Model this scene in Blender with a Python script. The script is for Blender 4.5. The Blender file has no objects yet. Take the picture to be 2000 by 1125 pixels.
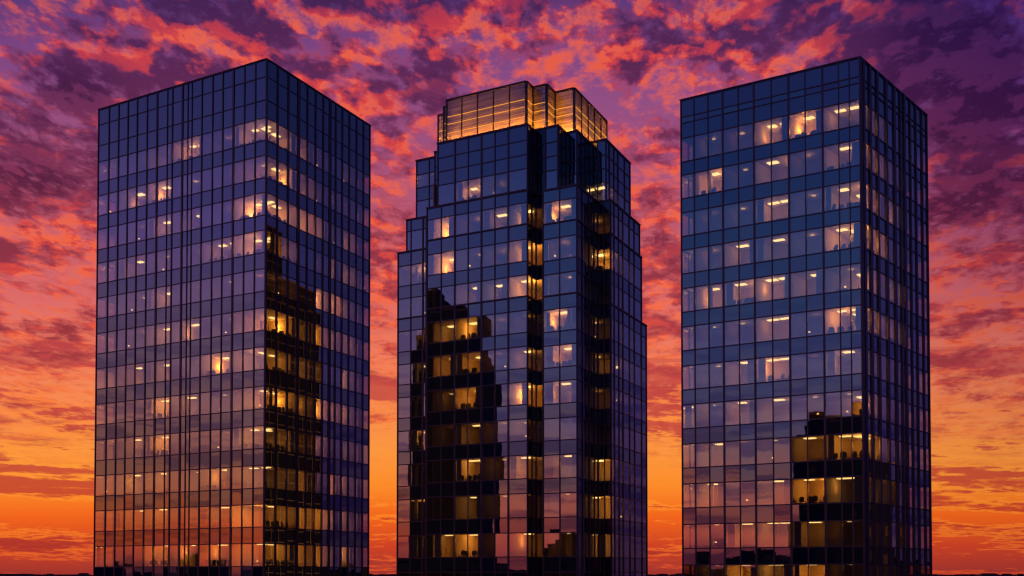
import bpy, math, random
from mathutils import Vector
random.seed(11)
scene = bpy.context.scene
C = scene.collection
EYE = 30.0                       # eye height above the street
PITCH = math.radians(1.5)

def lin(c):
    return tuple(((v/255)/12.92 if v/255 <= .04045 else ((v/255+.055)/1.055)**2.4) for v in c)

# ------------------------------------------------------------------ node helper
class Nt:
    def __init__(s, tree): s.t = tree; s.n = tree.nodes; s.l = tree.links
    def put(s, sock, v):
        if isinstance(v, bpy.types.NodeSocket): s.l.new(v, sock)
        elif v is not None: sock.default_value = v
    def m(s, op, a, b=None, c=None, clamp=False):
        n = s.n.new('ShaderNodeMath'); n.operation = op; n.use_clamp = clamp
        for i, v in enumerate((a, b, c)):
            if v is not None: s.put(n.inputs[i], v)
        return n.outputs[0]
    def v(s, op, a, b=None):
        n = s.n.new('ShaderNodeVectorMath'); n.operation = op
        s.put(n.inputs[0], a)
        if b is not None: s.put(n.inputs[1], b)
        return n.outputs['Value'] if op in ('DOT_PRODUCT', 'LENGTH') else n.outputs['Vector']
    def xyz(s, x, y, z):
        n = s.n.new('ShaderNodeCombineXYZ')
        for i, q in enumerate((x, y, z)): s.put(n.inputs[i], q)
        return n.outputs[0]
    def smooth(s, x, a, b, lo=0., hi=1.):
        n = s.n.new('ShaderNodeMapRange'); n.interpolation_type = 'SMOOTHSTEP'
        for i, q in enumerate((x, a, b, lo, hi)): s.put(n.inputs[i], q)
        return n.outputs[0]
    def noise(s, vec, scale, detail=2, rough=.5, dist=0., dim='3D'):
        n = s.n.new('ShaderNodeTexNoise'); n.noise_dimensions = dim
        s.put(n.inputs['Vector'], vec)
        n.inputs['Scale'].default_value = scale; n.inputs['Detail'].default_value = detail
        n.inputs['Roughness'].default_value = rough; n.inputs['Distortion'].default_value = dist
        return n.outputs[0]
    def ramp(s, fac, stops, k=1.):
        n = s.n.new('ShaderNodeValToRGB'); r = n.color_ramp; s.put(n.inputs[0], fac)
        while len(r.elements) < len(stops): r.elements.new(.5)
        for e, (p, c) in zip(r.elements, stops): e.position = p
        for e, (p, c) in zip(r.elements, stops):
            q = lin(c); e.color = (q[0]*k, q[1]*k, q[2]*k, 1)
        return n.outputs[0]
    def mix(s, f, a, b, mode='MIX'):
        n = s.n.new('ShaderNodeMix'); n.data_type = 'RGBA'; n.blend_type = mode
        s.put(n.inputs[0], f); s.put(n.inputs[6], a); s.put(n.inputs[7], b)
        return n.outputs[2]

# ------------------------------------------------------------------ sky
def build_sky():
    w = bpy.data.worlds.new('World'); scene.world = w; w.use_nodes = True
    w.node_tree.nodes.clear(); N = Nt(w.node_tree)
    tc = N.n.new('ShaderNodeTexCoord').outputs['Generated']
    sp = N.n.new('ShaderNodeSeparateXYZ'); N.l.new(tc, sp.inputs[0]); x, y, z0 = sp.outputs
    z = N.m('MAXIMUM', z0, 0.)
    h = N.m('MAXIMUM', N.m('SQRT', N.m('ADD', N.m('MULTIPLY', x, x), N.m('MULTIPLY', y, y))), .001)
    ca = N.m('DIVIDE', y, h); sa = N.m('DIVIDE', x, h)
    tanx = N.m('DIVIDE', x, N.m('MAXIMUM', y, .25)); tanz = N.m('DIVIDE', z, N.m('MAXIMUM', y, .25))
    t = N.m('DIVIDE', tanz, .56, clamp=True)
    te = N.m('DIVIDE', N.m('DIVIDE', z, h), .56, clamp=True)
    front = N.smooth(ca, .70, .885)
    # ---- clouds on a layer overhead, flattening towards the horizon
    V = N.m('SUBTRACT', N.m('MULTIPLY', N.m('LOGARITHM', N.m('ADD', z, .04), 2.71828), .80), N.m('MULTIPLY', N.m('LOGARITHM', N.m('ADD', z, .6), 2.71828), .025))
    U_ = N.m('DIVIDE', sa, N.m('ADD', z, .6))
    P = N.xyz(N.m('ADD', N.m('MULTIPLY', V, .12), U_), V, 0.)
    wob = N.n.new('ShaderNodeTexNoise'); N.put(wob.inputs['Vector'], P); wob.inputs['Scale'].default_value = 9.; wob.inputs['Detail'].default_value = 4
    P = N.v('ADD', P, N.v('MULTIPLY', N.v('SUBTRACT', wob.outputs['Color'], (.5, .5, .5)), (.034, .024, 0.)))
    big = N.noise(N.v('ADD', P, (7.3, 2.1, 4.)), 3.7, 3, .5)
    mid = N.noise(N.v('ADD', P, (1.3, 5.1, 2.)), 16., 5, .55)
    A0 = N.noise(P, 46., 10, .64); A1 = N.noise(N.v('ADD', P, (.004, -.018, 0.)), 46., 4, .55)
    S0 = N.noise(P, 20., 4, .55); S1_ = N.noise(N.v('ADD', P, (.005, -.025, 0.)), 20., 4, .55)
    XZ = N.xyz(tanx, tanz, 0.)
    bias = None; dark = None
    for (px, py, sx, sy, cov, dk) in CLOUDS:
        a, b = (px-1000)/2030, (1122-py)/2030
        d = N.v('MULTIPLY', N.v('SUBTRACT', XZ, (a, b, 0.)), (2030/sx, 2030/sy, 0.))
        g = N.m('POWER', 2.71828, N.m('MULTIPLY', N.v('DOT_PRODUCT', d, d), -1.))
        if cov: bias = N.m('MULTIPLY_ADD', g, cov, bias if bias is not None else 0.)
        if dk: dark = N.m('MULTIPLY_ADD', g, dk, dark if dark is not None else 0.)
    low = N.smooth(t, .25, .6, -.04, 0.)
    mass = N.m('ADD', N.m('MULTIPLY', big, .45), N.m('MULTIPLY', mid, .55))
    body = N.m('ADD', N.m('ADD', mass, bias), low)
    Db = N.m('ADD', N.m('MULTIPLY', body, .56), N.m('MULTIPLY', A0, .44))
    cover = N.m('MULTIPLY', N.smooth(Db, .425, .56), N.smooth(t, .13, .3))
    # long flat bars of cloud low over the horizon
    az = N.m('ARCTAN2', x, y)
    B = N.xyz(N.m('MULTIPLY', az, 3.6), N.m('MULTIPLY_ADD', tanz, 40., N.m('MULTIPLY', az, 1.2)), 0.)
    bn = N.m('ADD', N.m('ADD', N.m('MULTIPLY', N.noise(B, 1., 9, .6, .2), .8), N.m('MULTIPLY', A0, .2)), N.m('MULTIPLY', bias, .8))
    bars = N.m('MULTIPLY', N.smooth(bn, .512, .575), N.smooth(t, .46, .3))
    bars = N.m('MULTIPLY', bars, N.smooth(t, .0, .05))
    rim = N.m('MULTIPLY', N.smooth(bn, .485, .512), N.smooth(bn, .55, .517)); rim = N.m('MULTIPLY', rim, N.smooth(t, .42, .25))
    relief = N.smooth(N.m('ADD', N.m('MULTIPLY', N.m('SUBTRACT', A0, A1), .55), N.m('MULTIPLY', N.m('SUBTRACT', S0, S1_), .75)), -.12, .15)
    thick = N.smooth(N.m('ADD', N.m('MULTIPLY', body, .75), N.m('MULTIPLY', A0, .25)), .47, .60)
    lit = N.m('ADD', N.m('MULTIPLY', N.m('SUBTRACT', 1., thick), .78), N.m('MULTIPLY', N.m('SUBTRACT', relief, .42), .95))
    lit = N.m('SUBTRACT', lit, dark, clamp=True)
    clear = N.ramp(t, [(0, (158,52,46)), (.05, (206,66,36)), (.1, (242,100,28)), (.155, (253,140,42)), (.21, (252,150,62)), (.29, (248,138,78)),
        (.38, (240,124,92)), (.47, (222,108,104)), (.56, (204,98,108)), (.64, (182,88,114)), (.73, (160,82,124)), (.82, (146,79,130)), (.91, (124,70,130)), (1, (92,57,120))])
    shade = N.ramp(t, [(0, (140,45,45)), (.1, (190,56,40)), (.2, (196,68,54)), (.31, (196,72,66)), (.45, (178,64,72)), (.6, (146,54,76)), (.75, (118,48,84)), (.9, (98,44,90)), (1, (76,39,88))])
    glow = N.ramp(t, [(0, (230,80,40)), (.1, (255,138,40)), (.2, (255,156,58)), (.35, (254,116,62)), (.5, (252,100,64)), (.7, (250,94,68)), (.9, (242,88,70)), (1, (222,78,78))])
    rosy = N.mix(1., glow, (.86, .60, .86, 1), 'MULTIPLY')
    glow2 = N.mix(N.smooth(N.m('ADD', N.m('MULTIPLY', A0, .5), N.m('MULTIPLY', mid, .5)), .40, .60), glow, rosy)
    cl = N.mix(N.m('POWER', N.smooth(lit, .12, 1.18), 1.15), shade, glow2)
    cl = N.mix(N.m('MULTIPLY', N.smooth(lit, .8, 1.25), .6), cl, (1., .255, .085, 1))
    deep = N.m('MULTIPLY', N.m('MULTIPLY', thick, N.smooth(relief, .75, .2)), N.smooth(dark, -.15, .4, .35, .9))
    cl = N.mix(deep, cl, N.mix(1., shade, (.42, .45, .62, 1), 'MULTIPLY'))
    sky = N.mix(cover, clear, cl)
    sky = N.mix(N.m('MULTIPLY', bars, .85), sky, shade)
    sky = N.mix(N.m('MULTIPLY', rim, .75), sky, glow)
    # dusk comes in from the right
    dusk = N.m('MULTIPLY', N.smooth(tanx, .2, .52), N.smooth(t, -.2, .75, .5, 1.))
    sky = N.mix(N.m('MULTIPLY', dusk, N.smooth(t, .0, .9, .45, .95)), sky, N.mix(1., sky, (.45,.44,.80,1), 'MULTIPLY'))
    # ---- sides and back (what the glass mirrors)
    K = 1/.42*.5            # ramps hold half values, doubled below, so no stop passes 1
    left = N.ramp(te, [(0, (84,36,50)), (.035, (140,50,45)), (.065, (180,63,34)), (.11, (156,72,52)), (.15, (140,76,68)), (.2, (136,78,80)), (.28, (120,75,94)),
        (.35, (106,72,106)), (.46, (88,64,115)), (.59, (70,55,122)), (.72, (55,48,110)), (.85, (42,40,100)), (1, (34,36,92))], K)
    back = N.ramp(te, [(0, (92,34,54)), (.04, (118,44,58)), (.08, (136,58,64)), (.125, (134,66,72)), (.2, (100,68,92)), (.28, (82,66,108)), (.37, (64,61,114)),
        (.46, (50,56,110)), (.59, (38,50,106)), (.72, (28,40,98)), (.86, (31,34,92)), (1, (28,30,84))], K)
    right = N.ramp(te, [(0, (52,30,66)), (.2, (60,38,90)), (.37, (52,42,104)), (.63, (42,38,100)), (.8, (33,36,93)), (1, (24,30,84))], K*.68)
    side = N.mix(N.smooth(sa, -.75, -.97), back, left)
    side = N.mix(N.smooth(sa, .3, .8), side, right)
    st = N.xyz(N.m('MULTIPLY', sa, 2.2), N.m('MULTIPLY', ca, 2.2), N.m('MULTIPLY', te, 21.))
    streak = N.m('MULTIPLY', N.smooth(N.noise(st, 1.6, 7, .6, .4), .45, .57), N.smooth(te, .62, .12))
    side = N.mix(N.m('MULTIPLY', streak, .9), side, N.mix(1., side, (.34,.38,.78,1), 'MULTIPLY'))
    side = N.mix(1., side, (2.12,2.24,1.8,1), 'MULTIPLY')
    # below the horizon
    sky = N.mix(front, side, sky)
    bg = N.n.new('ShaderNodeBackground'); N.put(bg.inputs[0], sky); bg.inputs[1].default_value = 1.
    o = N.n.new('ShaderNodeOutputWorld'); N.l.new(bg.outputs[0], o.inputs[0])

#   px-like bearings of cloud masses: centre, size, amount of cloud, amount of shade
CLOUDS = [
    (430,130,330,120,.05,-.4), (160,40,140,60,.03,0),(90,190,170,80,.14,.75), (70,330,190,60,.10,.45), (60,250,120,25,.0,-.6), (80,470,190,50,.07,-.35),
    (80,580,140,40,-.10,0), (80,690,190,55,.08,.3), (80,850,170,40,.05,.15), (60,945,210,18,.09,.25), (100,905,160,14,-.09,0), (120,1000,250,25,-.06,0),
    (880,60,170,70,.03,-.25), (850,160,90,45,.06,.35), (1230,110,230,90,.04,-.42), (1010,130,90,50,-.03,0), (1190,190,70,50,-.07,0),
    (1620,70,200,90,.05,-.2), (1900,150,160,180,.15,.8), (760,330,60,120,.03,0), (760,520,70,90,.03,-.3), (750,740,80,40,.09,.25), (750,880,90,80,-.12,0),
    (1290,380,60,50,.05,-.35), (1290,470,70,30,.02,.2), (1290,590,70,70,.05,-.1), (1290,780,70,60,.06,.25), (1290,930,80,60,-.08,0),
    (1920,290,130,30,.04,-.5), (1920,420,130,60,.09,.3), (1920,590,130,45,.05,-.35), (1920,730,150,60,.10,.35), (1920,850,150,20,.03,-.3), (1920,915,150,30,.07,.3), (1900,1000,160,30,-.1,0),
]
build_sky()

# ------------------------------------------------------------------ materials
def newmat(name):
    m = bpy.data.materials.new(name); m.use_nodes = True; m.node_tree.nodes.clear()
    N = Nt(m.node_tree); o = N.n.new('ShaderNodeOutputMaterial')
    return m, N, o
def principled(name, col, rough=.5, metal=0., spec=.5, bump=None, var=0.):
    m, N, o = newmat(name)
    p = N.n.new('ShaderNodeBsdfPrincipled')
    p.inputs['Roughness'].default_value = rough; p.inputs['Metallic'].default_value = metal
    p.inputs['Specular IOR Level'].default_value = spec
    if var:
        tc = N.n.new('ShaderNodeTexCoord').outputs['Object']
        f = N.noise(tc, var, 4, .6)
        N.put(p.inputs['Base Color'], N.mix(N.smooth(f, .35, .65), (*[c*.75 for c in col], 1), (*[c*1.2 for c in col], 1)))
    else: p.inputs['Base Color'].default_value = (*col, 1)
    N.l.new(p.outputs[0], o.inputs[0])
    return m
def glassmat(name, base, refl, tint, vision, tcol):
    """Coated curtain-wall glass: a mirror coat over either a clear pane or a dark spandrel back-pan."""
    m, N, o = newmat(name)
    lw = N.n.new('ShaderNodeLayerWeight'); lw.inputs[0].default_value = .5
    fac = N.m('MULTIPLY_ADD', N.m('POWER', lw.outputs['Facing'], 4.), .45, refl, clamp=True)
    tc = N.n.new('ShaderNodeTexCoord').outputs['Object']
    bmp = N.n.new('ShaderNodeBump'); bmp.inputs['Strength'].default_value = .08; bmp.inputs['Distance'].default_value = .02
    N.put(bmp.inputs['Height'], N.noise(tc, .55, 2, .5))
    g = N.n.new('ShaderNodeBsdfGlossy'); g.inputs['Roughness'].default_value = 0.012; g.inputs['Color'].default_value = (*tint, 1)
    N.l.new(bmp.outputs[0], g.inputs['Normal'])
    if vision:
        b = N.n.new('ShaderNodeBsdfTransparent'); b.inputs['Color'].default_value = (*tcol, 1)
    else:
        b = N.n.new('ShaderNodeBsdfDiffuse'); b.inputs['Color'].default_value = (*base, 1)
    mx = N.n.new('ShaderNodeMixShader'); N.l.new(fac, mx.inputs[0]); N.l.new(b.outputs[0], mx.inputs[1]); N.l.new(g.outputs[0], mx.inputs[2])
    N.l.new(mx.outputs[0], o.inputs[0])
    return m
def emitter(name, col, s):
    m, N, o = newmat(name); e = N.n.new('ShaderNodeEmission'); e.inputs[0].default_value = (*col, 1); e.inputs[1].default_value = s
    N.l.new(e.outputs[0], o.inputs[0]); return m

M = dict(
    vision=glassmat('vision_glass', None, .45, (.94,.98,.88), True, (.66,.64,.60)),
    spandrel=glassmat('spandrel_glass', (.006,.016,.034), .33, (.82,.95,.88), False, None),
    vision_shaded=glassmat('shaded_recess_glass', None, .10, (.8,.95,1), True, (.62,.60,.56)),  # weaker mirror coat puts the shade of the recesses into the glass
    spandrel_shaded=glassmat('shaded_recess_spandrel', (.004,.010,.022), .10, (.8,.95,1), False, None),  # same recess shade put into the spandrel colour and coat
    frame=principled('dark_anodised_frame', (.12,.09,.10), .42, .8, .5),
    slab=principled('ceiling_plaster', (.60,.52,.42), .8),
    wall=principled('office_wall_paint', (.62,.47,.28), .75),
    core=principled('core_wall_paint', (.36,.26,.15), .75),
    column=principled('pale_column_paint', (.74,.68,.62), .7),
    lamp=emitter('lit_lamp_diffuser', (1,.66,.22), 3.4),
    lamp_low=emitter('dimmed_lamp_diffuser', (1,.6,.2), 1.2),
    bulb=emitter('lamp_bulb', (1,.56,.18), 3.),
    chair=principled('black_chair_fabric', (.012,.012,.014), .7),
    desk=principled('desk_laminate', (.35,.27,.2), .5),
    roof=principled('roof_membrane', (.08,.08,.085), .9, var=.6),
    blind=principled('curtain_fabric', (.62,.50,.36), .9),
    ground=principled('city_ground', (.035,.034,.036), .95, var=.02),
    tree=principled('dark_treeline', (.02,.022,.018), .95),
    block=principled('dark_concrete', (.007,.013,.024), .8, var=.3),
    panel=principled('unseen_dark_cladding', (.003,.006,.012), .7, spec=.3),  # finish invented for hidden walls, keeps their mirror image near black
    dark_glass=principled('dark_window_glass', (.01,.012,.02), .12),
    led=emitter('led_line', (1,.42,.055), 1.0),
    led_base=emitter('led_base_line', (1,.36,.035), 340.),
)
def screen_mat():
    m, N, o = newmat('louvred_crown_glass')
    tc = N.n.new('ShaderNodeTexCoord').outputs['Object']
    sp = N.n.new('ShaderNodeSeparateXYZ'); N.l.new(tc, sp.inputs[0])
    st = N.noise(N.v('MULTIPLY', tc, (.15, .15, 4.5)), 1., 5, .65)
    col = N.mix(N.smooth(st, .35, .65), (.30,.21,.15,1), (.62,.46,.30,1))
    tr = N.n.new('ShaderNodeBsdfTranslucent'); N.put(tr.inputs[0], col)
    df = N.n.new('ShaderNodeBsdfDiffuse'); N.put(df.inputs[0], N.mix(1., col, (.45,.4,.45,1), 'MULTIPLY'))
    a = N.n.new('ShaderNodeMixShader'); a.inputs[0].default_value = .55; N.l.new(df.outputs[0], a.inputs[1]); N.l.new(tr.outputs[0], a.inputs[2])
    g = N.n.new('ShaderNodeBsdfGlossy'); g.inputs['Roughness'].default_value = .12; g.inputs['Color'].default_value = (.9,.85,.9,1)
    b = N.n.new('ShaderNodeMixShader'); b.inputs[0].default_value = .22; N.l.new(a.outputs[0], b.inputs[1]); N.l.new(g.outputs[0], b.inputs[2])
    N.l.new(b.outputs[0], o.inputs[0]); return m
M['screen'] = screen_mat()

# ------------------------------------------------------------------ mesh helper
class MB:
    def __init__(s): s.v = []; s.f = []
    def quad(s, *p):
        k = len(s.v); s.v += [tuple(q) for q in p]; s.f.append(tuple(range(k, k+len(p))))
    def hexa(s, lo, hi):                     # two matching rings (bottom ccw, top ccw)
        k = len(s.v); n = len(lo); s.v += [tuple(q) for q in lo] + [tuple(q) for q in hi]
        s.f.append(tuple(range(k+n-1, k-1, -1))); s.f.append(tuple(range(k+n, k+2*n)))
        for i in range(n):
            j = (i+1) % n; s.f.append((k+i, k+j, k+n+j, k+n+i))
    def prism(s, poly, z0, z1): s.hexa([(a, b, z0) for a, b in poly], [(a, b, z1) for a, b in poly])
    def bar(s, p, q, nrm, w0, w1, z0, z1):    # wall-like box from p to q (plan), spanning w0..w1 along nrm
        a = [(p[0]+nrm[0]*w0, p[1]+nrm[1]*w0), (q[0]+nrm[0]*w0, q[1]+nrm[1]*w0), (q[0]+nrm[0]*w1, q[1]+nrm[1]*w1), (p[0]+nrm[0]*w1, p[1]+nrm[1]*w1)]
        if (a[1][0]-a[0][0])*(a[2][1]-a[0][1])-(a[1][1]-a[0][1])*(a[2][0]-a[0][0]) < 0: a = a[::-1]
        s.prism(a, z0, z1)
    def build(s, name, mat, parent=None, org=(0, 0, 0)):
        me = bpy.data.meshes.new(name)
        me.from_pydata([(a-org[0], b-org[1], c-org[2]) for a, b, c in s.v], [], s.f)
        me.materials.append(mat); me.update()
        o = bpy.data.objects.new(name, me); C.objects.link(o)
        if parent: o.parent = parent
        else: o.location = org
        return o
def tag(o, label, cat, group=None):
    o['label'] = label; o['category'] = cat
    if group: o['group'] = group
    return o

ORD = ['topmost','second','third','fourth','fifth','sixth','seventh','eighth','ninth','tenth','eleventh','twelfth','thirteenth']

class Tower:
    def __init__(s, name, label, N, dL, dR):
        s.N = N; s.dL = dL; s.dR = dR; s.org = (N[0], N[1], 0.)
        s.root = bpy.data.objects.new(name, None); C.objects.link(s.root); s.root.location = s.org
        s.root.empty_display_size = 3
        tag(s.root, label, 'office tower', 'glass office towers at dusk')
        s.wins = []                     # (projected area, quads, lit)
    def q(s, u, v): return (s.N[0]+u*s.dL[0]+v*s.dR[0], s.N[1]+u*s.dL[1]+v*s.dR[1])
    def part(s, mb, name, mat, parent=None): return mb.build(name, mat, parent or s.root, s.org)

    def facade(s, a, b, mull, thick, bands, bays=None, mw=.1, md=.1, lit=None, far=False, tw=.11, thin=(), dull=False, dark=False):
        """a, b: (u,v) ends, a nearer the nose. mull: distances of mullions from a. bands: (z_low, z_high, storey or None). bays: mullion index ranges."""
        p, r = s.q(*a), s.q(*b); L = math.dist(p, r); d = ((r[0]-p[0])/L, (r[1]-p[1])/L)
        n = (d[1], -d[0])
        cu, cv = s.centre; c = s.q(cu, cv)
        ctr = s.inner
        if (p[0]-ctr[0])*n[0]+(p[1]-ctr[1])*n[1] < 0 and not far: n = (-n[0], -n[1])
        if far: n = far if isinstance(far, tuple) else n
        at = lambda t: (p[0]+d[0]*t, p[1]+d[1]*t)
        fr = MB(); zt = max(k[1] for k in bands); zb = min(k[0] for k in bands)
        for i, t in enumerate(mull):
            w = mw*(1.8 if i in thick else .5 if i in thin else 1.)
            t0, t1 = max(0, t-w/2), min(L, t+w/2)
            if t <= 0.01: t0, t1 = -.03, w*.6
            if t >= L-.01: t0, t1 = L-w*.6, L+.03
            fr.bar(at(t0), at(t1), n, -.09, md, zb, zt)
        lines = sorted({round(k[0], 3) for k in bands} | {round(k[1], 3) for k in bands})
        for zz in lines:
            zz = min(max(zz, zb+tw/2), zt-tw/2)
            for i in range(len(mull)-1):
                fr.bar(at(mull[i]+.05), at(mull[i+1]-.05), n, -.07, md*.55, zz-tw/2, zz+tw/2)
        s.part(fr, 'mullion_grid', M['frame'])
        def pane(mb, t0, t1, z0, z1):
            j = .010
            e = [random.uniform(-j, j) for _ in range(3)]; e.append(e[0]+e[2]-e[1])
            pts = []
            for (t, z), k in zip(((t0, z0), (t1, z0), (t1, z1), (t0, z1)), (e[0], e[1], e[2], e[3])):
                x, y = at(t); pts.append((x+n[0]*k, y+n[1]*k, z))
            mb.quad(*pts)
        bays = bays or [(0, len(mull)-1)]
        hidden = MB()
        for (z0, z1, k) in bands:
            if k is None:
                mb = MB()
                for i in range(len(mull)-1): pane(mb, mull[i], mull[i+1], z0, z1)
                if z1 < EYE-6: hidden.v, hidden.f = hidden.v, hidden.f
                s.part(mb, 'spandrel', M['panel' if dull else 'spandrel_shaded' if dark else 'spandrel'])
            else:
                if dull:      # unseen walls, matte dark finish made up to darken reflections
                    mb = MB()
                    for i in range(len(mull)-1): pane(mb, mull[i], mull[i+1], z0, z1)
                    s.part(mb, 'unseen_cladding', M['panel']); continue
                for bi, (i0, i1) in enumerate(bays):
                    mb = MB()
                    for i in range(i0, i1): pane(mb, mull[i], mull[i+1], z0, z1)
                    m0, m1 = at(mull[i0]), at(mull[i1]); mid = ((m0[0]+m1[0])/2, (m0[1]+m1[1])/2, (z0+z1)/2)
                    dist = math.hypot(mid[0], mid[1]); face = abs(n[0]*mid[0]+n[1]*mid[1])/dist
                    vis = mid[2] > EYE-.9 and (n[0]*mid[0]+n[1]*mid[1]) < 0
                    s.wins.append(((mull[i1]-mull[i0])*(z1-z0)*face/dist**2*(1 if vis else .001), mb, lit(bi, k) if lit else 0, 'vision_shaded' if dark else 'vision'))
    def windows(s):
        s.wins.sort(key=lambda w: -w[0])
        for a, mb, l, mt in s.wins[:100]:
            o = s.part(mb, 'window', M[mt])
            if l >= 3: o['label'] = 'window lit bright amber from the office behind'
            elif l == 2: o['label'] = 'softly lit office window'
        rest = MB(); dk = set()
        for a, mb, l, mt in s.wins[100:]:
            k = len(rest.v); rest.v += mb.v
            if mt == 'vision_shaded': dk.update(range(len(rest.f), len(rest.f)+len(mb.f)))
            rest.f += [tuple(i+k for i in f) for f in mb.f]
        if rest.v:
            o = s.part(rest, 'window', M['vision']); o['kind'] = 'stuff'
            if dk:
                o.data.materials.append(M['vision_shaded'])
                for i in dk: o.data.polygons[i].material_index = 1

LIGHTS = 0
def lamp(parent, org, p, watts, col=(1., .40, .05), size=.0):
    global LIGHTS; LIGHTS += 1
    l = bpy.data.lights.new('room_point_light', 'POINT'); l.energy = watts; l.color = col; l.shadow_soft_size = size
    o = bpy.data.objects.new('room_point_light', l); C.objects.link(o); o.parent = parent
    o.location = (p[0]-org[0], p[1]-org[1], p[2])
    return o

CH = []
def chair_mesh():
    mb = MB()
    def box(x0, x1, y0, y1, z0, z1): mb.prism([(x0, y0), (x1, y0), (x1, y1), (x0, y1)], z0, z1)
    box(-.25, .25, -.25, .23, .44, .53)
    # curved backrest as a slightly rounded slab leaning back
    n = 9; lo = []; prof = [(-.20,.60),(-.25,.70),(-.26,.95),(-.22,1.08),(-.12,1.15),(.12,1.15),(.22,1.08),(.26,.95),(.25,.70),(.20,.60)]
    k = len(mb.v)
    for yy in (.24, .31):
        for (px, pz) in prof: mb.v.append((px, yy+(pz-.6)*.12, pz))
    m = len(prof)
    mb.f.append(tuple(range(k, k+m))); mb.f.append(tuple(range(k+2*m-1, k+m-1, -1)))
    for i in range(m):
        j = (i+1) % m; mb.f.append((k+i, k+m+i, k+m+j, k+j))
    box(-.04, .04, .22, .27, .5, .66)
    box(-.30, -.25, -.15, .2, .66, .70); box(.25, .30, -.15, .2, .66, .70)
    box(-.29, -.26, -.02, .02, .5, .66); box(.26, .29, -.02, .02, .5, .66)
    box(-.03, .03, -.03, .03, .08, .44)
    for a in range(5):
        t = a*2*math.pi/5; c, s_ = math.cos(t), math.sin(t)
        mb.prism([(c*.02-s_*.025, s_*.02+c*.025), (c*.02+s_*.025, s_*.02-c*.025), (c*.3+s_*.02, s_*.3-c*.02), (c*.3-s_*.02, s_*.3+c*.02)], .0, .08)
    return mb
CHAIR = None
def place_chair(x, y, z, rz, label):
    global CHAIR
    if CHAIR is None:
        CHAIR = chair_mesh().build('office_chair', M['chair']); o = CHAIR
    else:
        o = CHAIR.copy(); C.objects.link(o)
    o.location = (x, y, z); o.rotation_euler = (0, 0, rz); o.scale = (1.2, 1.1, random.uniform(1.0, 1.14))
    tag(o, label, 'chair', 'office chairs behind the tower windows')
LAMP = None
def place_desk_lamp(x, y, z, label):
    """a small desk lamp on its own desk"""
    global LAMP
    def box(mb, x0, x1, y0, y1, z0, z1): mb.prism([(x0, y0), (x1, y0), (x1, y1), (x0, y1)], z0, z1)
    if LAMP is None:
        d = MB(); box(d, -.7, .7, -.35, .35, .70, .74)
        for a in (-.64, .6):
            for b in (-.31, .27): box(d, a, a+.04, b, b+.04, 0, .70)
        d = d.build('desk', M['desk'])
        l = MB(); box(l, -.08, .08, -.08, .08, .741, .76); box(l, -.012, .012, -.012, .012, .76, 1.02)
        l = l.build('desk_lamp', M['frame'])
        sh = MB(); ring = lambda r, zz: [(r*math.cos(i*math.pi/5), r*math.sin(i*math.pi/5), zz) for i in range(10)]
        sh.hexa(ring(.12, 1.0), ring(.07, 1.13)); sh = sh.build('lamp_shade', M['bulb'], l)
        LAMP = (d, l, sh)
        D_, L_ = d, l
    else:
        D_ = LAMP[0].copy(); C.objects.link(D_); L_ = LAMP[1].copy(); C.objects.link(L_)
        S_ = LAMP[2].copy(); C.objects.link(S_); S_.parent = L_
    D_.location = (x, y, z); L_.location = (x+random.uniform(-.4, .4), y, z)
    tag(D_, 'desk carrying the ' + label[0], 'desk', 'desks by the tower windows'); tag(L_, label[1], 'desk lamp', 'glowing desk lamps in the towers')

def arrange(tower, tname, a, b, t0, t1, n, zfloor, k, level, bay):
    """fit out one lit room behind the facade from a to b between distances t0, t1 (metres)"""
    p, r = tower.q(*a), tower.q(*b); L = math.dist(p, r); d = ((r[0]-p[0])/L, (r[1]-p[1])/L)
    mid = (t0+t1)/2
    return p, d

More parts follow.
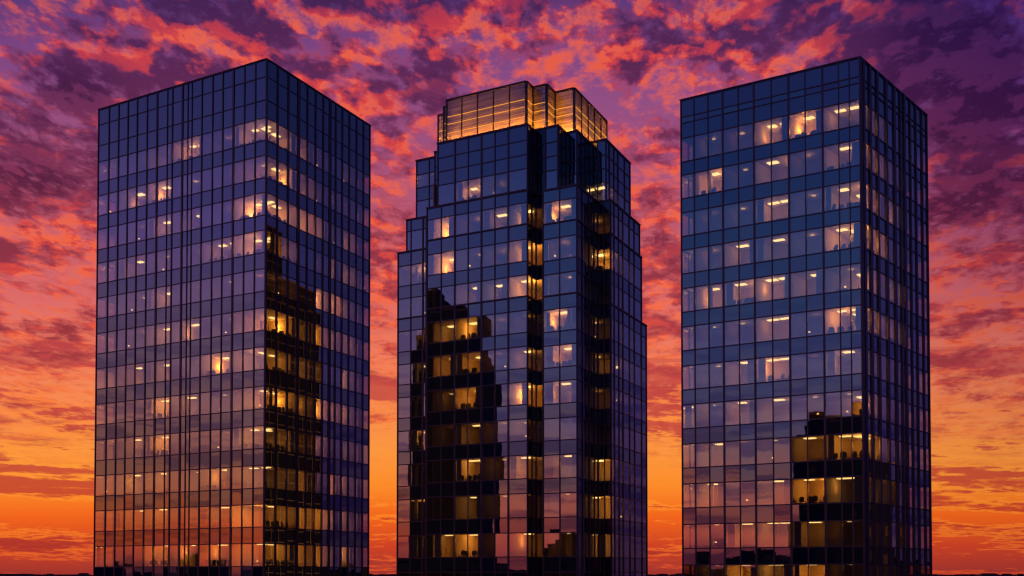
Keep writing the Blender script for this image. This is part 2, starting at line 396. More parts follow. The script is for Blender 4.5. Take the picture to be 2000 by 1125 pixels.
def room(T, tname, a, b, t0, t1, inw, depth, k, sill, head, level, bay, chairs=True, power=1.):
    p, r = T.q(*a), T.q(*b); L = math.dist(p, r); d = ((r[0]-p[0])/L, (r[1]-p[1])/L)
    at = lambda t, w: (p[0]+d[0]*t+inw[0]*w, p[1]+d[1]*t+inw[1]*w)
    zf, zc = sill-.42, head+.02
    rz = math.atan2(inw[1], inw[0])+math.pi/2
    wdt = t1-t0
    if level >= 1:
        watts = {1: 8, 2: 60, 3: 215}[level]*power*random.uniform(.45, 1.3)
        tt = t0+wdt*random.uniform(.45, .72); ww = depth*random.uniform(.42, .58)
        if level >= 2:
            mb = MB(); hw, hd = random.uniform(.36, .6), random.uniform(.24, .34)
            if wdt > 3.2 and random.random() < .6: spots = [t0+wdt*.33, t0+wdt*.72]
            else: spots = [tt]
            for sx in spots:
                mb = MB()
                mb.prism([at(sx-hw, ww-hd), at(sx+hw, ww-hd), at(sx+hw, ww+hd), at(sx-hw, ww+hd)] if True else [], zc-.09, zc-.01)
                f = T.part(mb, 'ceiling_light', M['lamp'])
            tt = spots[0]
            side = t0+.5 if random.random() < .65 else t1-.5
            for i_, sx in enumerate(spots):
                x, y = at(side if i_ == 0 else sx, ww+.3); lamp(T.root, T.org, (x, y, zc-(.9 if i_ == 0 else .4)), watts*((.6, .4)[i_] if len(spots) > 1 else 1))
        else:
            x, y = at(tt, ww); lamp(T.root, T.org, (x, y, zc-.35), watts)
            o = MB(); o.prism([at(tt-.16, ww-.16), at(tt+.16, ww-.16), at(tt+.16, ww+.16), at(tt-.16, ww+.16)], zc-.09, zc-.01)
            if random.random() < .5: T.part(o, 'ceiling_light', M['lamp_low'])
    if level >= 2 and random.random() < .75:
        side = random.random() < .5; cw = random.uniform(.45, .8); mb = MB(); m = 10; fold = []
        for i in range(m+1):
            tt_ = (t0+.05+cw*i/m) if side else (t1-.05-cw*i/m); fold.append((tt_, .28+.05*(i % 2)))
        lo = [at(*f) for f in fold]+[at(f[0], f[1]+.02) for f in fold[::-1]]
        for i in range(m):
            a_, b_ = fold[i], fold[i+1]; qd = [at(*a_), at(*b_), at(b_[0], b_[1]+.02), at(a_[0], a_[1]+.02)]
            mb.prism(qd, zf+.02, zc-.03)
        T.part(mb, 'curtain', M['blind'])
    if chairs and level >= 2:
        n = max(2, min(5, int(wdt/.72)))
        names = {2: ['left','right'], 3: ['left','middle','right'], 4: ['leftmost','second','third','rightmost'], 5: ['leftmost','second','central','fourth','rightmost']}[n]
        # left-to-right in the picture
        sgn = 1 if (at(1, 0)[0]-at(0, 0)[0]) > 0 else -1
        idx = range(n) if sgn > 0 else range(n-1, -1, -1)
        for j, nm in zip(idx, names):
            tt = t0+.45+(wdt-.9)*(j/(n-1))+random.uniform(-.15, .15)
            x, y = at(tt, random.uniform(.42, .6))
            CH.append((wdt/math.hypot(x, y)*level, x, y, zf, rz+math.pi+random.uniform(-.7, .7),
                f'{nm} black chair in {ORD[k]} window row of {tname}, {bay}'))
    if level == 1 and wdt > 1.4 and sill > EYE+.5 and random.random() < .4:
        x, y = at(t0+wdt*random.uniform(.3, .7), random.uniform(.6, .9))
        DL.append((x, y, zf, (f'lamp in {ORD[k]} window row of {tname}, {bay}', f'small glowing lamp in {ORD[k]} window row of {tname}, {bay}')))
DL = []

def bands_for(sills, heads, top, extra, zmin=0.):
    """spandrel / window bands from the roof down to the street"""
    out = []
    lines = [top]+extra+[heads[0]]
    for hi, lo in zip(lines, lines[1:]): out.append((lo+EYE, hi+EYE, None))
    n = len(sills)
    for k in range(n):
        out.append((sills[k]+EYE, heads[k]+EYE, k))
        if k+1 < n: out.append((heads[k+1]+EYE, sills[k]+EYE, None))
    z = sills[-1]+EYE
    while z > 4.2:
        out.append((z-1.65, z, None)); out.append((max(z-4.05, 0.3), z-1.65, 99)); z -= 4.05
    if z > 0.05: out.append((0., z, None))
    return out

def lit_of(table, off=0):
    return lambda bi, k: (int(table[k][bi+off]) if k < len(table) else 0)

def inset(T, pts, d=.14):
    """polygon in plan, moved inwards by d"""
    P = [Vector(T.q(*p)) for p in pts]; n = len(P); out = []
    area = sum(P[i].x*P[(i+1) % n].y-P[(i+1) % n].x*P[i].y for i in range(n))
    if area < 0: P = P[::-1]
    for i in range(n):
        a, b, c = P[i-1], P[i], P[(i+1) % n]
        e1 = (b-a).normalized(); e2 = (c-b).normalized()
        n1 = Vector((-e1.y, e1.x)); n2 = Vector((-e2.y, e2.x))
        k = (n1+n2); k = k/max(.2, k.dot(n1))
        out.append(tuple(b+k*d))
    return out

# ------------------------------------------------------------------ plain towers
def plain_tower(name, tname, label, N, angL, angR, LL, LR, thickL, thickR, baysL, baysR, sills, heads, top, extra, litL, litR, depth, mwL, mwR, mdR, seed, thinL=()):
    random.seed(seed)
    tl, tr = math.radians(angL), math.radians(angR)
    T = Tower(name, label, N, (math.cos(tl), math.sin(tl)), (math.cos(tr), math.sin(tr)))
    U, V = LL[-1], LR[-1]
    T.centre = (U/2, V/2); T.inner = T.q(U/2, V/2)
    B = bands_for(sills, heads, top, extra)
    T.facade((0, 0), (U, 0), LL, thickL, B, baysL, mw=mwL, lit=lit_of(litL), thin=thinL)
    T.facade((0, 0), (0, V), LR, thickR, B, baysR, mw=mwR, md=mdR, lit=lit_of(litR))
    nb = 12
    T.facade((U, 0), (U, V), [V*i/nb for i in range(nb+1)], [], B, [(0, nb)])
    T.facade((0, V), (U, V), [U*i/nb for i in range(nb+1)], [], B, [(0, nb)])
    # corner post and coping
    mb = MB(); w = .13
    x = T.q(-.0, -.0)
    out = ((T.inner[0]-x[0]), (T.inner[1]-x[1])); l = math.hypot(*out); out = (out[0]/l, out[1]/l)
    cx, cy = x[0]-out[0]*.05, x[1]-out[1]*.05
    mb.prism([(cx+w*math.cos(a*math.pi/4), cy+w*math.sin(a*math.pi/4)) for a in range(8)], 0, top+EYE)
    T.part(mb, 'corner_post', M['frame'])
    ring = inset(T, [(0, 0), (U, 0), (U, V), (0, V)], -.13)
    inn = inset(T, [(0, 0), (U, 0), (U, V), (0, V)], .35)
    mb = MB()
    for i in range(4):
        j = (i+1) % 4
        mb.hexa([(*ring[i], top+EYE+.004), (*ring[j], top+EYE+.004), (*inn[j], top+EYE+.004), (*inn[i], top+EYE+.004)],
                [(*ring[i], top+EYE+.1), (*ring[j], top+EYE+.1), (*inn[j], top+EYE+.1), (*inn[i], top+EYE+.1)])
    cop = mb
    ins = inset(T, [(0, 0), (U, 0), (U, V), (0, V)], .14)
    mb = MB(); mb.prism(ins, top+EYE-1.6, top+EYE-1.3); rf = T.part(mb, 'roof', M['roof']); T.part(cop, 'coping', M['frame'], rf)
    for k in range(len(sills)):
        z1 = (sills[k-1]-.42 if k else heads[0]+1.2)+EYE
        mb = MB(); mb.prism(ins, heads[k]+.03+EYE, z1); T.part(mb, 'floor_slab', M['slab'])
    mb = MB(); mb.prism(ins, sills[-1]-.72+EYE, sills[-1]-.42+EYE); T.part(mb, 'floor_slab', M['slab'])
    zb, zt = sills[-1]-.6+EYE, heads[0]+.5+EYE
    mb = MB(); mb.prism([T.q(depth, depth), T.q(U-.3, depth), T.q(U-.3, V-.3), T.q(depth, V-.3)], zb, zt); T.part(mb, 'core_wall', M['core'])
    # partitions
    for (i0, i1) in baysL[:-1]:
        u = LL[i1]; mb = MB(); mb.hexa(*[[(*T.q(a, b), zz) for a, b in ((u-.06, .2), (u+.06, .2), (u+.06, depth-.003), (u-.06, depth-.003))] for zz in (zb, zt)])
        T.part(mb, 'partition', M['wall'])
    for (i0, i1) in baysR[:-1]:
        v = LR[i1]; mb = MB(); mb.hexa(*[[(*T.q(a, b), zz) for a, b in ((.2, v-.06), (depth-.003, v-.06), (depth-.003, v+.06), (.2, v+.06))] for zz in (zb, zt)])
        T.part(mb, 'partition', M['wall'])
    # pale round columns inside the outer bay
    for u, v in ((U-1., .8), (U-2.6, .9), (.9, V-1.)):
        x, y = T.q(u, v); mb = MB(); mb.prism([(x+.24*math.cos(a*math.pi/6), y+.24*math.sin(a*math.pi/6)) for a in range(12)], zb, zt)
        T.part(mb, 'interior_column', M['column'])
    nL = len(baysL); nR = len(baysR)
    seq = ['corner bay','second bay','third bay','fourth bay','fifth bay','sixth bay','seventh bay']
    for k in range(len(sills)):
        for bi, (i0, i1) in enumerate(baysL):
            room(T, tname, (0, 0), (U, 0), LL[i0]+.1, LL[i1]-.1, T.dR, depth, k, sills[k]+EYE, heads[k]+EYE, int(litL[k][bi]), seq[bi]+' on left face', power=4. if bi == nL-1 and litL[k][bi] == '1' else 1.)  # outermost dim bays: unseen lamp strengthened to brighten the pale columns
        for bi, (i0, i1) in enumerate(baysR):
            if bi == 0: # shares the corner room
                lv = int(litR[k][0])
                room(T, tname, (0, 0), (0, V), max(LR[i0], 1.)+.1, LR[i1]-.1, T.dL, depth, k, sills[k]+EYE, heads[k]+EYE, lv, seq[0]+' on right face')
            else:
                room(T, tname, (0, 0), (0, V), LR[i0]+.1, LR[i1]-.1, T.dL, depth, k, sills[k]+EYE, heads[k]+EYE, int(litR[k][bi]), seq[bi]+' on right face')
    T.windows()
    return T

# left tower -----------------------------------------------------------
LL = [0, 1.5, 3.01, 4.56, 6.08, 7.55, 9.12, 10.59, 11.2, 12.02, 13.54, 14.31, 15.9, 17.46, 19.05, 20.54, 22.05, 23.62, 25.4]
LR = [0, 1.75, 3.48, 5.17, 6.67, 8.09, 9.45, 10.71, 11.74, 12.96, 14.29, 15.69, 17.07, 18.4]
G = 1.13                        # stands farther back than the others
LL = [v*G for v in LL]; LR = [v*G for v in LR]
S1 = [45.64, 41.67, 37.72, 33.75, 29.67, 25.55, 21.43, 17.3, 13.15, 9.02, 4.95, .85]
H1 = [(s+2.38)*G for s in S1]; S1 = [s*G for s in S1]
#        bays from the corner outwards: corner, 2nd ... outermost
litA = ['213211','111321','312210','221121','111210','112211','131221','112311','211321','221221','121221','122312']
litB = ['321010','321111','232121','301221','103321','323221','322121','323221','212121','121321','333221','333221']
plain_tower('office_tower', 'left tower', 'left tower, plain dark glass box mirroring purple and orange sunset', (-25.81*G, 108.*G), 151.95, 61.9,
    LL, LR, (3, 9, 12), (3, 7), [(0, 3), (3, 6), (6, 10), (10, 13), (13, 16), (16, 18)], [(0, 3), (3, 5), (5, 7), (7, 9), (9, 11), (11, 13)],
    S1, H1, 54.2*G, [52.39*G, 49.93*G], litA, litB, 4.9, .13, .26, .1, 5, (7, 8, 11))
# right tower ----------------------------------------------------------
RL = [0, .99, 1.99, 3.53, 5.2, 6.83, 8.55, 10.32, 11.92, 13.55, 15.1, 16.61, 18.02]
RR = [0, .74, 2.19, 3.92, 6.07, 8.08, 9.59, 10.68, 12.22, 13.73, 15.41, 16.9]
S2 = [42.84, 39.0, 35.05, 31.13, 27.13, 23.12, 19.05, 15.02, 10.95, 6.84, 2.66, -1.5]
H2 = [s+2.48 for s in S2]
litC = ['232110','312131','312110','312211','122321','312111','213211','112212','321121','232121','122211','132310']
litD = ['100','110','220','210','220','220','110','210','210','010','010','000']
plain_tower('office_tower', 'right tower', 'right tower, plain glass box with double transom line below its roof', (33.2, 98.), 149.93, 47.82,
    RL, RR, (3, 5, 7, 9), (0, 1, 2, 3, 4, 5, 7), [(0, 3), (3, 5), (5, 7), (7, 9), (9, 11), (11, 12)], [(0, 4), (4, 7), (7, 11)],
    S2, H2, 49.35, [47.54, 46.91], litC, litD, 3.4, .1, .26, .13, 6)

# ------------------------------------------------------------------ stepped middle tower
def stepped_tower():
    random.seed(8)
    N = (1.675, 112.); t = math.radians(153)
    T = Tower('stepped_tower', 'middle tower, stepped glass high-rise with a glowing amber louvred crown', N, (math.cos(t), math.sin(t)), (math.sin(t), -math.cos(t)))
    T.inner = T.q(5, 12); T.centre = (5, 12)
    sl = [41.81, 38.05, 34.05, 30.15, 26.25, 22.35, 18.4, 14.45, 10.35, 6.15, 1.9]
    hd = [44.2, 40.46, 36.45, 32.55, 28.68, 24.75, 20.85, 16.85, 12.9, 8.75, 4.5]
    top = 49.0
    full = bands_for(sl, hd, top, [47.33, 45.75])
    up = [b for b in full if b[0] >= sl[0]+EYE-.01]
    s1 = [b for b in full if sl[1]+EYE-.01 <= b[0] < sl[0]+EYE-.01]
    s2 = [b for b in full if sl[3]+EYE-.01 <= b[0] < sl[1]+EYE-.01]
    s3 = [b for b in full if b[0] < sl[3]+EYE-.01]
    dL, dR = T.dL, T.dR
    nF = (-dR[0], -dR[1]); nR = (-dL[0], -dL[1])     # outward: front-left and right
    f = lambda a, b, mull, thick, bands, bays=None, n=nF, lit=None, mw=.1, dull=False, dark=False: T.facade(a, b, mull, thick, bands, bays, far=n, lit=lit, mw=mw, dull=dull, dark=dark)
    A = [0, 2.32, 3.99, 5.68, 7.37, 9.09, 10.87, 12.75]
    ab = [(0, 1), (1, 3), (3, 5), (5, 7)]
    litM = [  # A3(nose) A2 A1 A0 | D | B | C
        '0130002','2213031','3113313','3220110','1132331','2132231','3031121','1121310','2130122','1120312','2132212']
    lt = lambda off: lit_of(litM, off)
    low = s1+s2+s3
    f((0, 0), (12.75, 0), A, (1, 3, 5), low, ab, lit=lt(0))
    Au = [0, 2.32, 3.99, 5.68, 7.37, 9.09, 11.35]
    f((0, 0), (11.35, 0), Au, (1, 3, 5), up, [(0, 1), (1, 3), (3, 5), (5, 6)], lit=lt(0))
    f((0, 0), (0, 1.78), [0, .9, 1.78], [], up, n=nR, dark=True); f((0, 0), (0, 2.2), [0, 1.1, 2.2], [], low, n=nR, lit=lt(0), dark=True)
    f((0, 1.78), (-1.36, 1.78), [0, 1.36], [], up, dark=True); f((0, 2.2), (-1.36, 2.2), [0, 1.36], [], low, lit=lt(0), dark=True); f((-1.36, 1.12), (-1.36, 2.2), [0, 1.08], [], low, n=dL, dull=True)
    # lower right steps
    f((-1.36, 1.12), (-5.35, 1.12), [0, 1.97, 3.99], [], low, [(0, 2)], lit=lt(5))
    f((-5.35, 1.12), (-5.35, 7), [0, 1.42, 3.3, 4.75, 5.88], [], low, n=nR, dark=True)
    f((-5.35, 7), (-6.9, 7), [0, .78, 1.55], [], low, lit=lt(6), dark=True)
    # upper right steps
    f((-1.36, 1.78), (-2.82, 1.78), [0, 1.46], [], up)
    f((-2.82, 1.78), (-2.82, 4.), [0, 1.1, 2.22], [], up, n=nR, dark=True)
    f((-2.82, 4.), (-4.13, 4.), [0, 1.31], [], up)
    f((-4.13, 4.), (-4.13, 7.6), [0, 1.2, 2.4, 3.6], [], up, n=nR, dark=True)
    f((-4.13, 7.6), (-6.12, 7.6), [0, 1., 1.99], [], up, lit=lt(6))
    rm = [0, 1.05, 2.45, 3.75, 5.85, 7.5, 9.9]
    def rface(u, v0, v1, bands, lit=None):
        ml = [m for m in rm if m < v1-v0-.5]+[v1-v0]
        f((u, v0), (u, v1), ml, (0, 1, 3), bands, [(0, 3), (3, len(ml)-1)], n=nR, lit=lit)
    rl = lambda bi, k: RLIT[k][bi] if k < len(RLIT) else 0
    rface(-6.12, 7.6, 15.3, up, rl); rface(-6.9, 7, 16.4, s1, rl); rface(-6.9, 7, 17.0, s2, rl); rface(-6.9, 7, 18.65, s3, rl)
    # left steps
    f((11.35, 1.9), (12.9, 1.9), [0, .2, 1.55], [], up)
    f((12.9, 3.1), (16.15, 3.1), [0, 1.5, 3.25], [], [b if b[2] is not None or b[0] < 45.6+EYE or b[0] > 47+EYE else (b[0], b[1], 0) for b in up])
    DM = [0, 1.55, 1.98, 3.65, 5.45]
    f((12.75, 2.3), (17., 2.3), [0, 1.55, 1.98, 3.65, 4.25], [2], s1, lit=lt(4))
    f((12.75, 2.3), (18.2, 2.3), DM, [2], s2+s3, lit=lt(4))
    # faces turned away, plainly gridded, matte dark so their mirror image stays dark
    nl = dL; nb = dR
    def back(a, b, bands, n):
        L = math.dist(T.q(*a), T.q(*b)); k = max(1, round(L/1.7))
        f(a, b, [L*i/k for i in range(k+1)], [], bands, n=n, dull=True)
    back((11.35, 0), (11.35, 1.9), up, nl); back((12.9, 1.9), (12.9, 3.1), up, nl); back((16.15, 3.1), (16.15, 15.3), up, nl); back((16.15, 15.3), (-6.12, 15.3), up, nb)
    for bd, ul, ve in ((s1, 17., 16.4), (s2, 18.2, 17.), (s3, 18.2, 18.65)):
        back((12.75, 0), (12.75, 2.3), bd, nl); back((ul, 2.3), (ul, 21.5), bd, nl); back((ul, 21.5), (6, 21.5), bd, nb); back((6, ve), (6, 21.5), bd, nR); back((6, ve), (-6.9, ve), bd, nb)
    polyU = [(11.35, 0), (0, 0), (0, 1.78), (-2.82, 1.78), (-2.82, 4.), (-4.13, 4.), (-4.13, 7.6), (-6.12, 7.6), (-6.12, 15.3), (16.15, 15.3), (16.15, 3.1), (12.9, 3.1), (12.9, 1.9), (11.35, 1.9)]
    def polyL(ul, ve): return [(12.75, 0), (0, 0), (0, 2.2), (-1.36, 2.2), (-1.36, 1.12), (-5.35, 1.12), (-5.35, 7), (-6.9, 7), (-6.9, ve), (6, ve), (6, 21.5), (ul, 21.5), (ul, 2.3), (12.75, 2.3)]
    P = [polyU, polyL(17., 16.4), polyL(18.2, 17.), polyL(18.2, 17.)]+[polyL(18.2, 18.65)]*8
    for k in range(11):
        z1 = (sl[k-1]-.42 if k else hd[0]+1.2)+EYE
        mb = MB(); mb.prism(inset(T, P[k]), hd[k]+.03+EYE, z1); T.part(mb, 'floor_slab', M['slab'])
    mb = MB(); mb.prism(inset(T, P[10]), sl[10]-.72+EYE, sl[10]-.42+EYE); T.part(mb, 'floor_slab', M['slab'])
    # roofs, terraces and copings at each step
    def cap(poly, z):
        inn = inset(T, poly, .16); mb = MB(); mb.prism(inn, z+EYE-.75, z+EYE-.45); rf = T.part(mb, 'roof', M['roof'])
        o, i = inset(T, poly, -.13), inset(T, poly, .25); mb = MB(); n = len(o)
        for a in range(n):
            b = (a+1) % n
            mb.hexa([(*o[a], z+EYE+.004), (*o[b], z+EYE+.004), (*i[b], z+EYE+.004), (*i[a], z+EYE+.004)], [(*o[a], z+EYE+.14), (*o[b], z+EYE+.14), (*i[b], z+EYE+.14), (*i[a], z+EYE+.14)])
        T.part(mb, 'coping', M['frame'], rf)
    cap(polyU, top)
    def ledge(poly, z): # terrace slab + coping without covering the block above
        inn = inset(T, poly, .13); mb = MB(); mb.prism(inn, z+EYE-.42, z+EYE-.12); tf = T.part(mb, 'terrace', M['roof'])
        o, i = inset(T, poly, -.13), inset(T, poly, .12); mb = MB(); n = len(o)
        for a in range(n):
            b = (a+1) % n
            mb.hexa([(*o[a], z+EYE+.004), (*o[b], z+EYE+.004), (*i[b], z+EYE+.004), (*i[a], z+EYE+.004)], [(*o[a], z+EYE+.12), (*o[b], z+EYE+.12), (*i[b], z+EYE+.12), (*i[a], z+EYE+.12)])
        T.part(mb, 'coping', M['frame'], tf)
    ledge(P[1], sl[0]); ledge(P[2], sl[1]); ledge(P[4], sl[3])
    zb, zt = sl[-1]-.6+EYE, hd[0]+.5+EYE
    def wall(poly, nm='partition', mat='wall', z1=zt):
        mb = MB(); mb.hexa(*[[(*T.q(*p), zz) for p in poly] for zz in (zb, z1)]); T.part(mb, nm, M[mat])
    wall([(-.5, 6.5), (15.9, 6.5), (15.9, 15.), (-.5, 15.)], 'core_wall', 'core')
    for u in (2.32, 5.68, 9.09): wall([(u-.06, .2), (u+.06, .2), (u+.06, 6.49), (u-.06, 6.49)])
    wall([(12.0, .2), (12.12, .2), (12.12, 6.49), (12.0, 6.49)])
    wall([(-1.62, 2.35), (-1.5, 2.35), (-1.5, 6.49), (-1.62, 6.49)], z1=sl[0]-.6+EYE); wall([(-4.75, 1.3), (-4.65, 1.3), (-4.65, 6.9), (-4.75, 6.9)], z1=sl[0]-.6+EYE)  # second wall added to keep room light off the right return
    wall([(-4., 7.3), (-.51, 7.3), (-.51, 7.42), (-4., 7.42)]); wall([(-5.9, 11.), (-.51, 11.), (-.51, 11.12), (-5.9, 11.12)])
    for u, v in ((17.2, 3.2), (16.2, 3.3)):
        x, y = T.q(u, v); mb = MB(); mb.prism([(x+.2*math.cos(a*math.pi/6), y+.2*math.sin(a*math.pi/6)) for a in range(12)], zb, sl[1]-.6+EYE)
        T.part(mb, 'interior_column', M['column'])
    for k in range(11):
        z0, z1 = sl[k]+EYE, hd[k]+EYE; L = [int(c) for c in litM[k]]
        nm = 'middle tower'
        for bi, (u0, u1) in enumerate(((.1, 2.25), (2.4, 5.6), (5.75, 9.0), (9.2, 11.2 if k == 0 else 11.9))):
            room(T, nm, (0, 0), (12.75, 0), u0, u1, dR, 5., k, z0, z1, L[bi], ['nose bay','second bay of front','third bay of front','fourth bay of front'][bi])
        if k >= 1:
            room(T, nm, (0, 2.3), (18.2, 2.3), 12.3, 16.4, dR, 4., k, z0, z1, L[4], 'recessed left bay')
            room(T, nm, (0, 1.12), (-5.35, 1.12), 1.7, 4.6, dR, 4., k, z0, z1, L[5], 'right of the nose')
        room(T, nm, (0, 7.2), (-6.9, 7.2), 2.4, 5.9, dR, 3.4, k, z0, z1, L[6], 'dark right notch')
        rl_ = RLIT[k]
        if rl_[1]: room(T, nm, (-6.2, 11.), (-6.2, 18.), .6, 5.5, dL, 4., k, z0, z1, rl_[1], 'right face')
    # a lit pavilion room on the upper left terrace level
    x, y = T.q(14.6, 5); lamp(T.root, T.org, (x, y, 47.6+EYE), 120)
    T.windows()
    # ------------------------------------------------ crown
    zc0, zc1 = 48.55+EYE, 53.95+EYE
    cr = [(10.45, .42), (.35, .42), (.35, 2.05), (-1.35, 2.05), (-1.35, 4.25), (-3.7, 4.25), (-3.7, 13.9), (13.3, 13.9), (13.3, 3.3), (11.6, 3.3), (11.6, 1.7), (10.45, 1.7)]
    crown = MB(); post = MB(); leds = [MB(), MB(), MB()]; base = MB()
    pts = [T.q(*p) for p in cr]; n = len(pts)
    area = sum(pts[i][0]*pts[(i+1) % n][1]-pts[(i+1) % n][0]*pts[i][1] for i in range(n))
    for i in range(n):
        a, b = pts[i], pts[(i+1) % n]; Ls = math.dist(a, b); d = ((b[0]-a[0])/Ls, (b[1]-a[1])/Ls)
        nn = (d[1], -d[0]) if area > 0 else (-d[1], d[0])
        crown.quad((*a, zc0), (*b, zc0), (*b, zc1-.05), (*a, zc1-.05))
        k = max(1, round(Ls/2.1)) if i != 0 else 5
        at = lambda t: (a[0]+d[0]*t, a[1]+d[1]*t)
        for j in range(k+1):
            tt = min(max(Ls*j/k, .05), Ls-.05); post.bar(at(tt-.045), at(tt+.045), nn, .004, .14, zc0, zc1)
        post.bar(at(-.0), at(Ls), nn, -.12, .16, zc1+.004, zc1+.13)
        for m, z in enumerate((50.15, 51.2, 52.05)):
            leds[m].bar(at(.12), at(Ls-.12), nn, .02, .07, z+EYE-.02, z+EYE+.02)
        base.bar(at(.3), at(Ls-.3), nn, -.34, -.27, zc0+.02, zc0+.12)
    s = T.part(crown, 'crown_screen', M['screen']); s['label'] = 'louvred crown screen glowing amber'; T.part(post, 'screen_frame', M['frame'], s);
    for l in leds: T.part(l, 'light_line', M['led'], s)
    T.part(base, 'uplight', M['led_base'], s)
    mb = MB(); mb.prism(inset(T, cr, .2), zc1-.3, zc1-.06); T.part(mb, 'crown_roof', M['roof'], s)
    mb = MB(); mb.prism(inset(T, cr, 1.6), zc0-.3, zc1-.31); T.part(mb, 'plant_room', M['block'])
    return T
RLIT = [(0,0),(0,1),(2,1),(0,0),(0,1),(1,2),(1,2),(0,1),(0,1),(1,1),(1,1)]
stepped_tower()

# ------------------------------------------------------------------ furniture (the 290 largest)
CH.sort(key=lambda c: -c[0])
for c in CH[:290]: place_chair(*c[1:])
for d in DL: place_desk_lamp(*d)

# ------------------------------------------------------------------ ground and horizon
mb = MB(); mb.quad((-5000, -5000, 0), (5000, -5000, 0), (5000, 5000, 0), (-5000, 5000, 0))
mb.build('ground', M['ground'])['kind'] = 'structure'
random.seed(3)
mb = MB()
for i in range(700):
    a = math.radians(random.uniform(-40, 40)); r = random.uniform(1500, 1900); x, y = math.sin(a)*r, math.cos(a)*r
    w = random.uniform(6, 22); hgt = 28.6+random.uniform(0, 2.)+max(0, random.gauss(0, .8))
    ring = lambda s_, z: [(x+w*s_*math.cos(j*math.pi/3+i), y+w*s_*math.sin(j*math.pi/3+i), z) for j in range(6)]
    mb.hexa(ring(1, 0), ring(1.05, hgt*.86)); mb.hexa(ring(1.05, hgt*.86), ring(.45, hgt))
mb.build('distant_treeline', M['tree'])['kind'] = 'stuff'
mb = MB()
for i in range(260):
    a = math.radians(random.uniform(48, 312)); r = random.uniform(420, 900); x, y = math.sin(a)*r, math.cos(a)*r
    w, d = random.uniform(8, 22), random.uniform(8, 22); hgt = 29+random.uniform(-6, 9)*(r/600)+max(0, random.gauss(0, 3.))
    c, s_ = math.cos(i), math.sin(i)
    mb.prism([(x+p*c-q_*s_, y+p*s_+q_*c) for p, q_ in ((-w, -d), (w, -d), (w, d), (-w, d))], 0, hgt)
    mb.prism([(x+p*c-q_*s_, y+p*s_+q_*c) for p, q_ in ((-w*.4, -d*.3), (w*.2, -d*.3), (w*.2, d*.3), (-w*.4, d*.3))], hgt, hgt+random.uniform(1, 3))
mb.build('distant_city', M['block'])['kind'] = 'stuff'

# ------------------------------------------------------------------ neighbouring blocks the glass mirrors
def dark_block(name, label, p, q, depth, steps, seed):
    """p, q: plan ends of the side that faces the towers; steps: (from, to, height above eye) fractions along p-q"""
    random.seed(seed); L = math.dist(p, q); d = ((q[0]-p[0])/L, (q[1]-p[1])/L); n = (-d[1], d[0])
    if n[0]*p[0]+n[1]*(p[1]-110) > 0 and abs(p[0]) < 1e6 and (p[0]+n[0]*5)**2+(p[1]+n[1]*5-110)**2 > p[0]**2+(p[1]-110)**2: n = (-n[0], -n[1])
    org = ((p[0]+q[0])/2, (p[1]+q[1])/2, 0.)
    root = bpy.data.objects.new(name, None); C.objects.link(root); root.location = org; tag(root, label, 'office block', 'dark blocks mirrored in the glass')
    at = lambda t, w: (p[0]+d[0]*t*L-n[0]*w, p[1]+d[1]*t*L-n[1]*w)
    k = 0
    for (a, b, h) in steps:
        mb = MB(); mb.prism([at(a, .0), at(b, .0), at(b, depth), at(a, depth)], 0, h+EYE)
        mb.build('wall', M['block'], root, org)
        mb = MB(); mb.prism([at(a, -.12), at(b, -.12), at(b, .35), at(a, .35)], h+EYE+.003, h+EYE+.35); mb.build('parapet', M['frame'], root, org)
        mb = MB(); m = (a+b)/2; w = (b-a)*random.uniform(.12, .3); mb.prism([at(m-w, depth*.3), at(m+w, depth*.3), at(m+w, depth*.7), at(m-w, depth*.7)], h+EYE+.003, h+EYE+random.uniform(1.2, 2.6))
        mb.build('roof_unit', M['block'], root, org)
        z = h+EYE-3.4
        while z > EYE-3 and k < 60:
            c = max(1, int((b-a)*L/3.2))
            for i in range(c):
                if random.random() < .45: continue
                x0 = a+(b-a)*(i+.25)/c; x1 = a+(b-a)*(i+.8)/c; k += 1
                mb = MB(); mb.prism([at(x0, -.05), at(x1, -.05), at(x1, .02), at(x0, .02)], z, z+1.5)
                mb.build('window', M['dark_glass'], root, org)
            z -= 3.9
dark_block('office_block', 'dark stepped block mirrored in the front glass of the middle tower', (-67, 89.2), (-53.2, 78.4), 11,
    [(0, .22, 42.), (.22, .42, 48.6), (.42, .74, 45.5), (.74, .89, 36.)], 1)
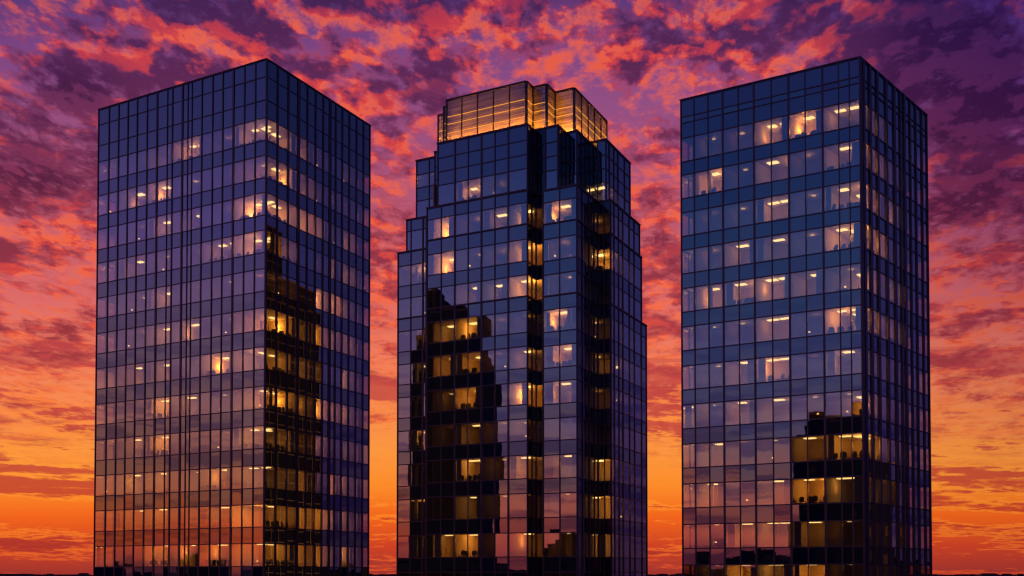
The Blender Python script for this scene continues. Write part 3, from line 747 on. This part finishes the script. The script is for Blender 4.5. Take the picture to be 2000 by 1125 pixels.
dark_block('office_block', 'dark flat-roofed block mirrored low in the corner of the right tower', (-50.6, 23.8), (-33., 10.6), 12,
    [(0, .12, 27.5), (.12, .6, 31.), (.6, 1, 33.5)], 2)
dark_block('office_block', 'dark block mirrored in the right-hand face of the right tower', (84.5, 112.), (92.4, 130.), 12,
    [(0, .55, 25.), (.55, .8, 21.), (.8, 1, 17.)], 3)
dark_block('office_block', 'low dark block mirrored at the foot of the middle tower', (-84.5, 46.), (-76.5, 39.), 8, [(0, .3, 6.2), (.3, 1, 8.)], 4)

# ------------------------------------------------------------------ sun just over the horizon behind the towers
sl = bpy.data.lights.new('sun', 'SUN'); sl.energy = .5; sl.angle = math.radians(.5); sl.color = (1., .45, .18)
so = bpy.data.objects.new('sun', sl); C.objects.link(so)
az, el = math.radians(-9), math.radians(1.5)
dirv = Vector((math.sin(az)*math.cos(el), math.cos(az)*math.cos(el), math.sin(el)))
so.rotation_euler = (-dirv).to_track_quat('-Z', 'Y').to_euler()

# ------------------------------------------------------------------ camera
cd = bpy.data.cameras.new('camera'); cam = bpy.data.objects.new('camera', cd); C.objects.link(cam)
F = 2030.
cd.sensor_width = 36; cd.lens = 36*F/2000; cd.clip_end = 12000
cy = 1122-F*math.tan(PITCH)
cd.shift_y = (cy-562.5)/2000
cam.location = (0, 0, EYE); cam.rotation_euler = (math.pi/2+PITCH, 0, 0)
scene.camera = cam
scene.view_settings.view_transform = 'Standard'; scene.view_settings.look = 'None'
scene.view_settings.exposure = 0; scene.view_settings.gamma = 1
cy_ = scene.cycles
cy_.max_bounces = 8; cy_.glossy_bounces = 4; cy_.transparent_max_bounces = 16; cy_.diffuse_bounces = 3; cy_.transmission_bounces = 4
cy_.use_denoising = True; cy_.denoiser = 'OPENIMAGEDENOISE'; cy_.denoising_input_passes = 'RGB_ALBEDO_NORMAL'
cy_.sample_clamp_indirect = 6; cy_.caustics_reflective = False; cy_.use_light_tree = True
cy_.pixel_filter_type = 'BLACKMAN_HARRIS'; cy_.filter_width = 1.3
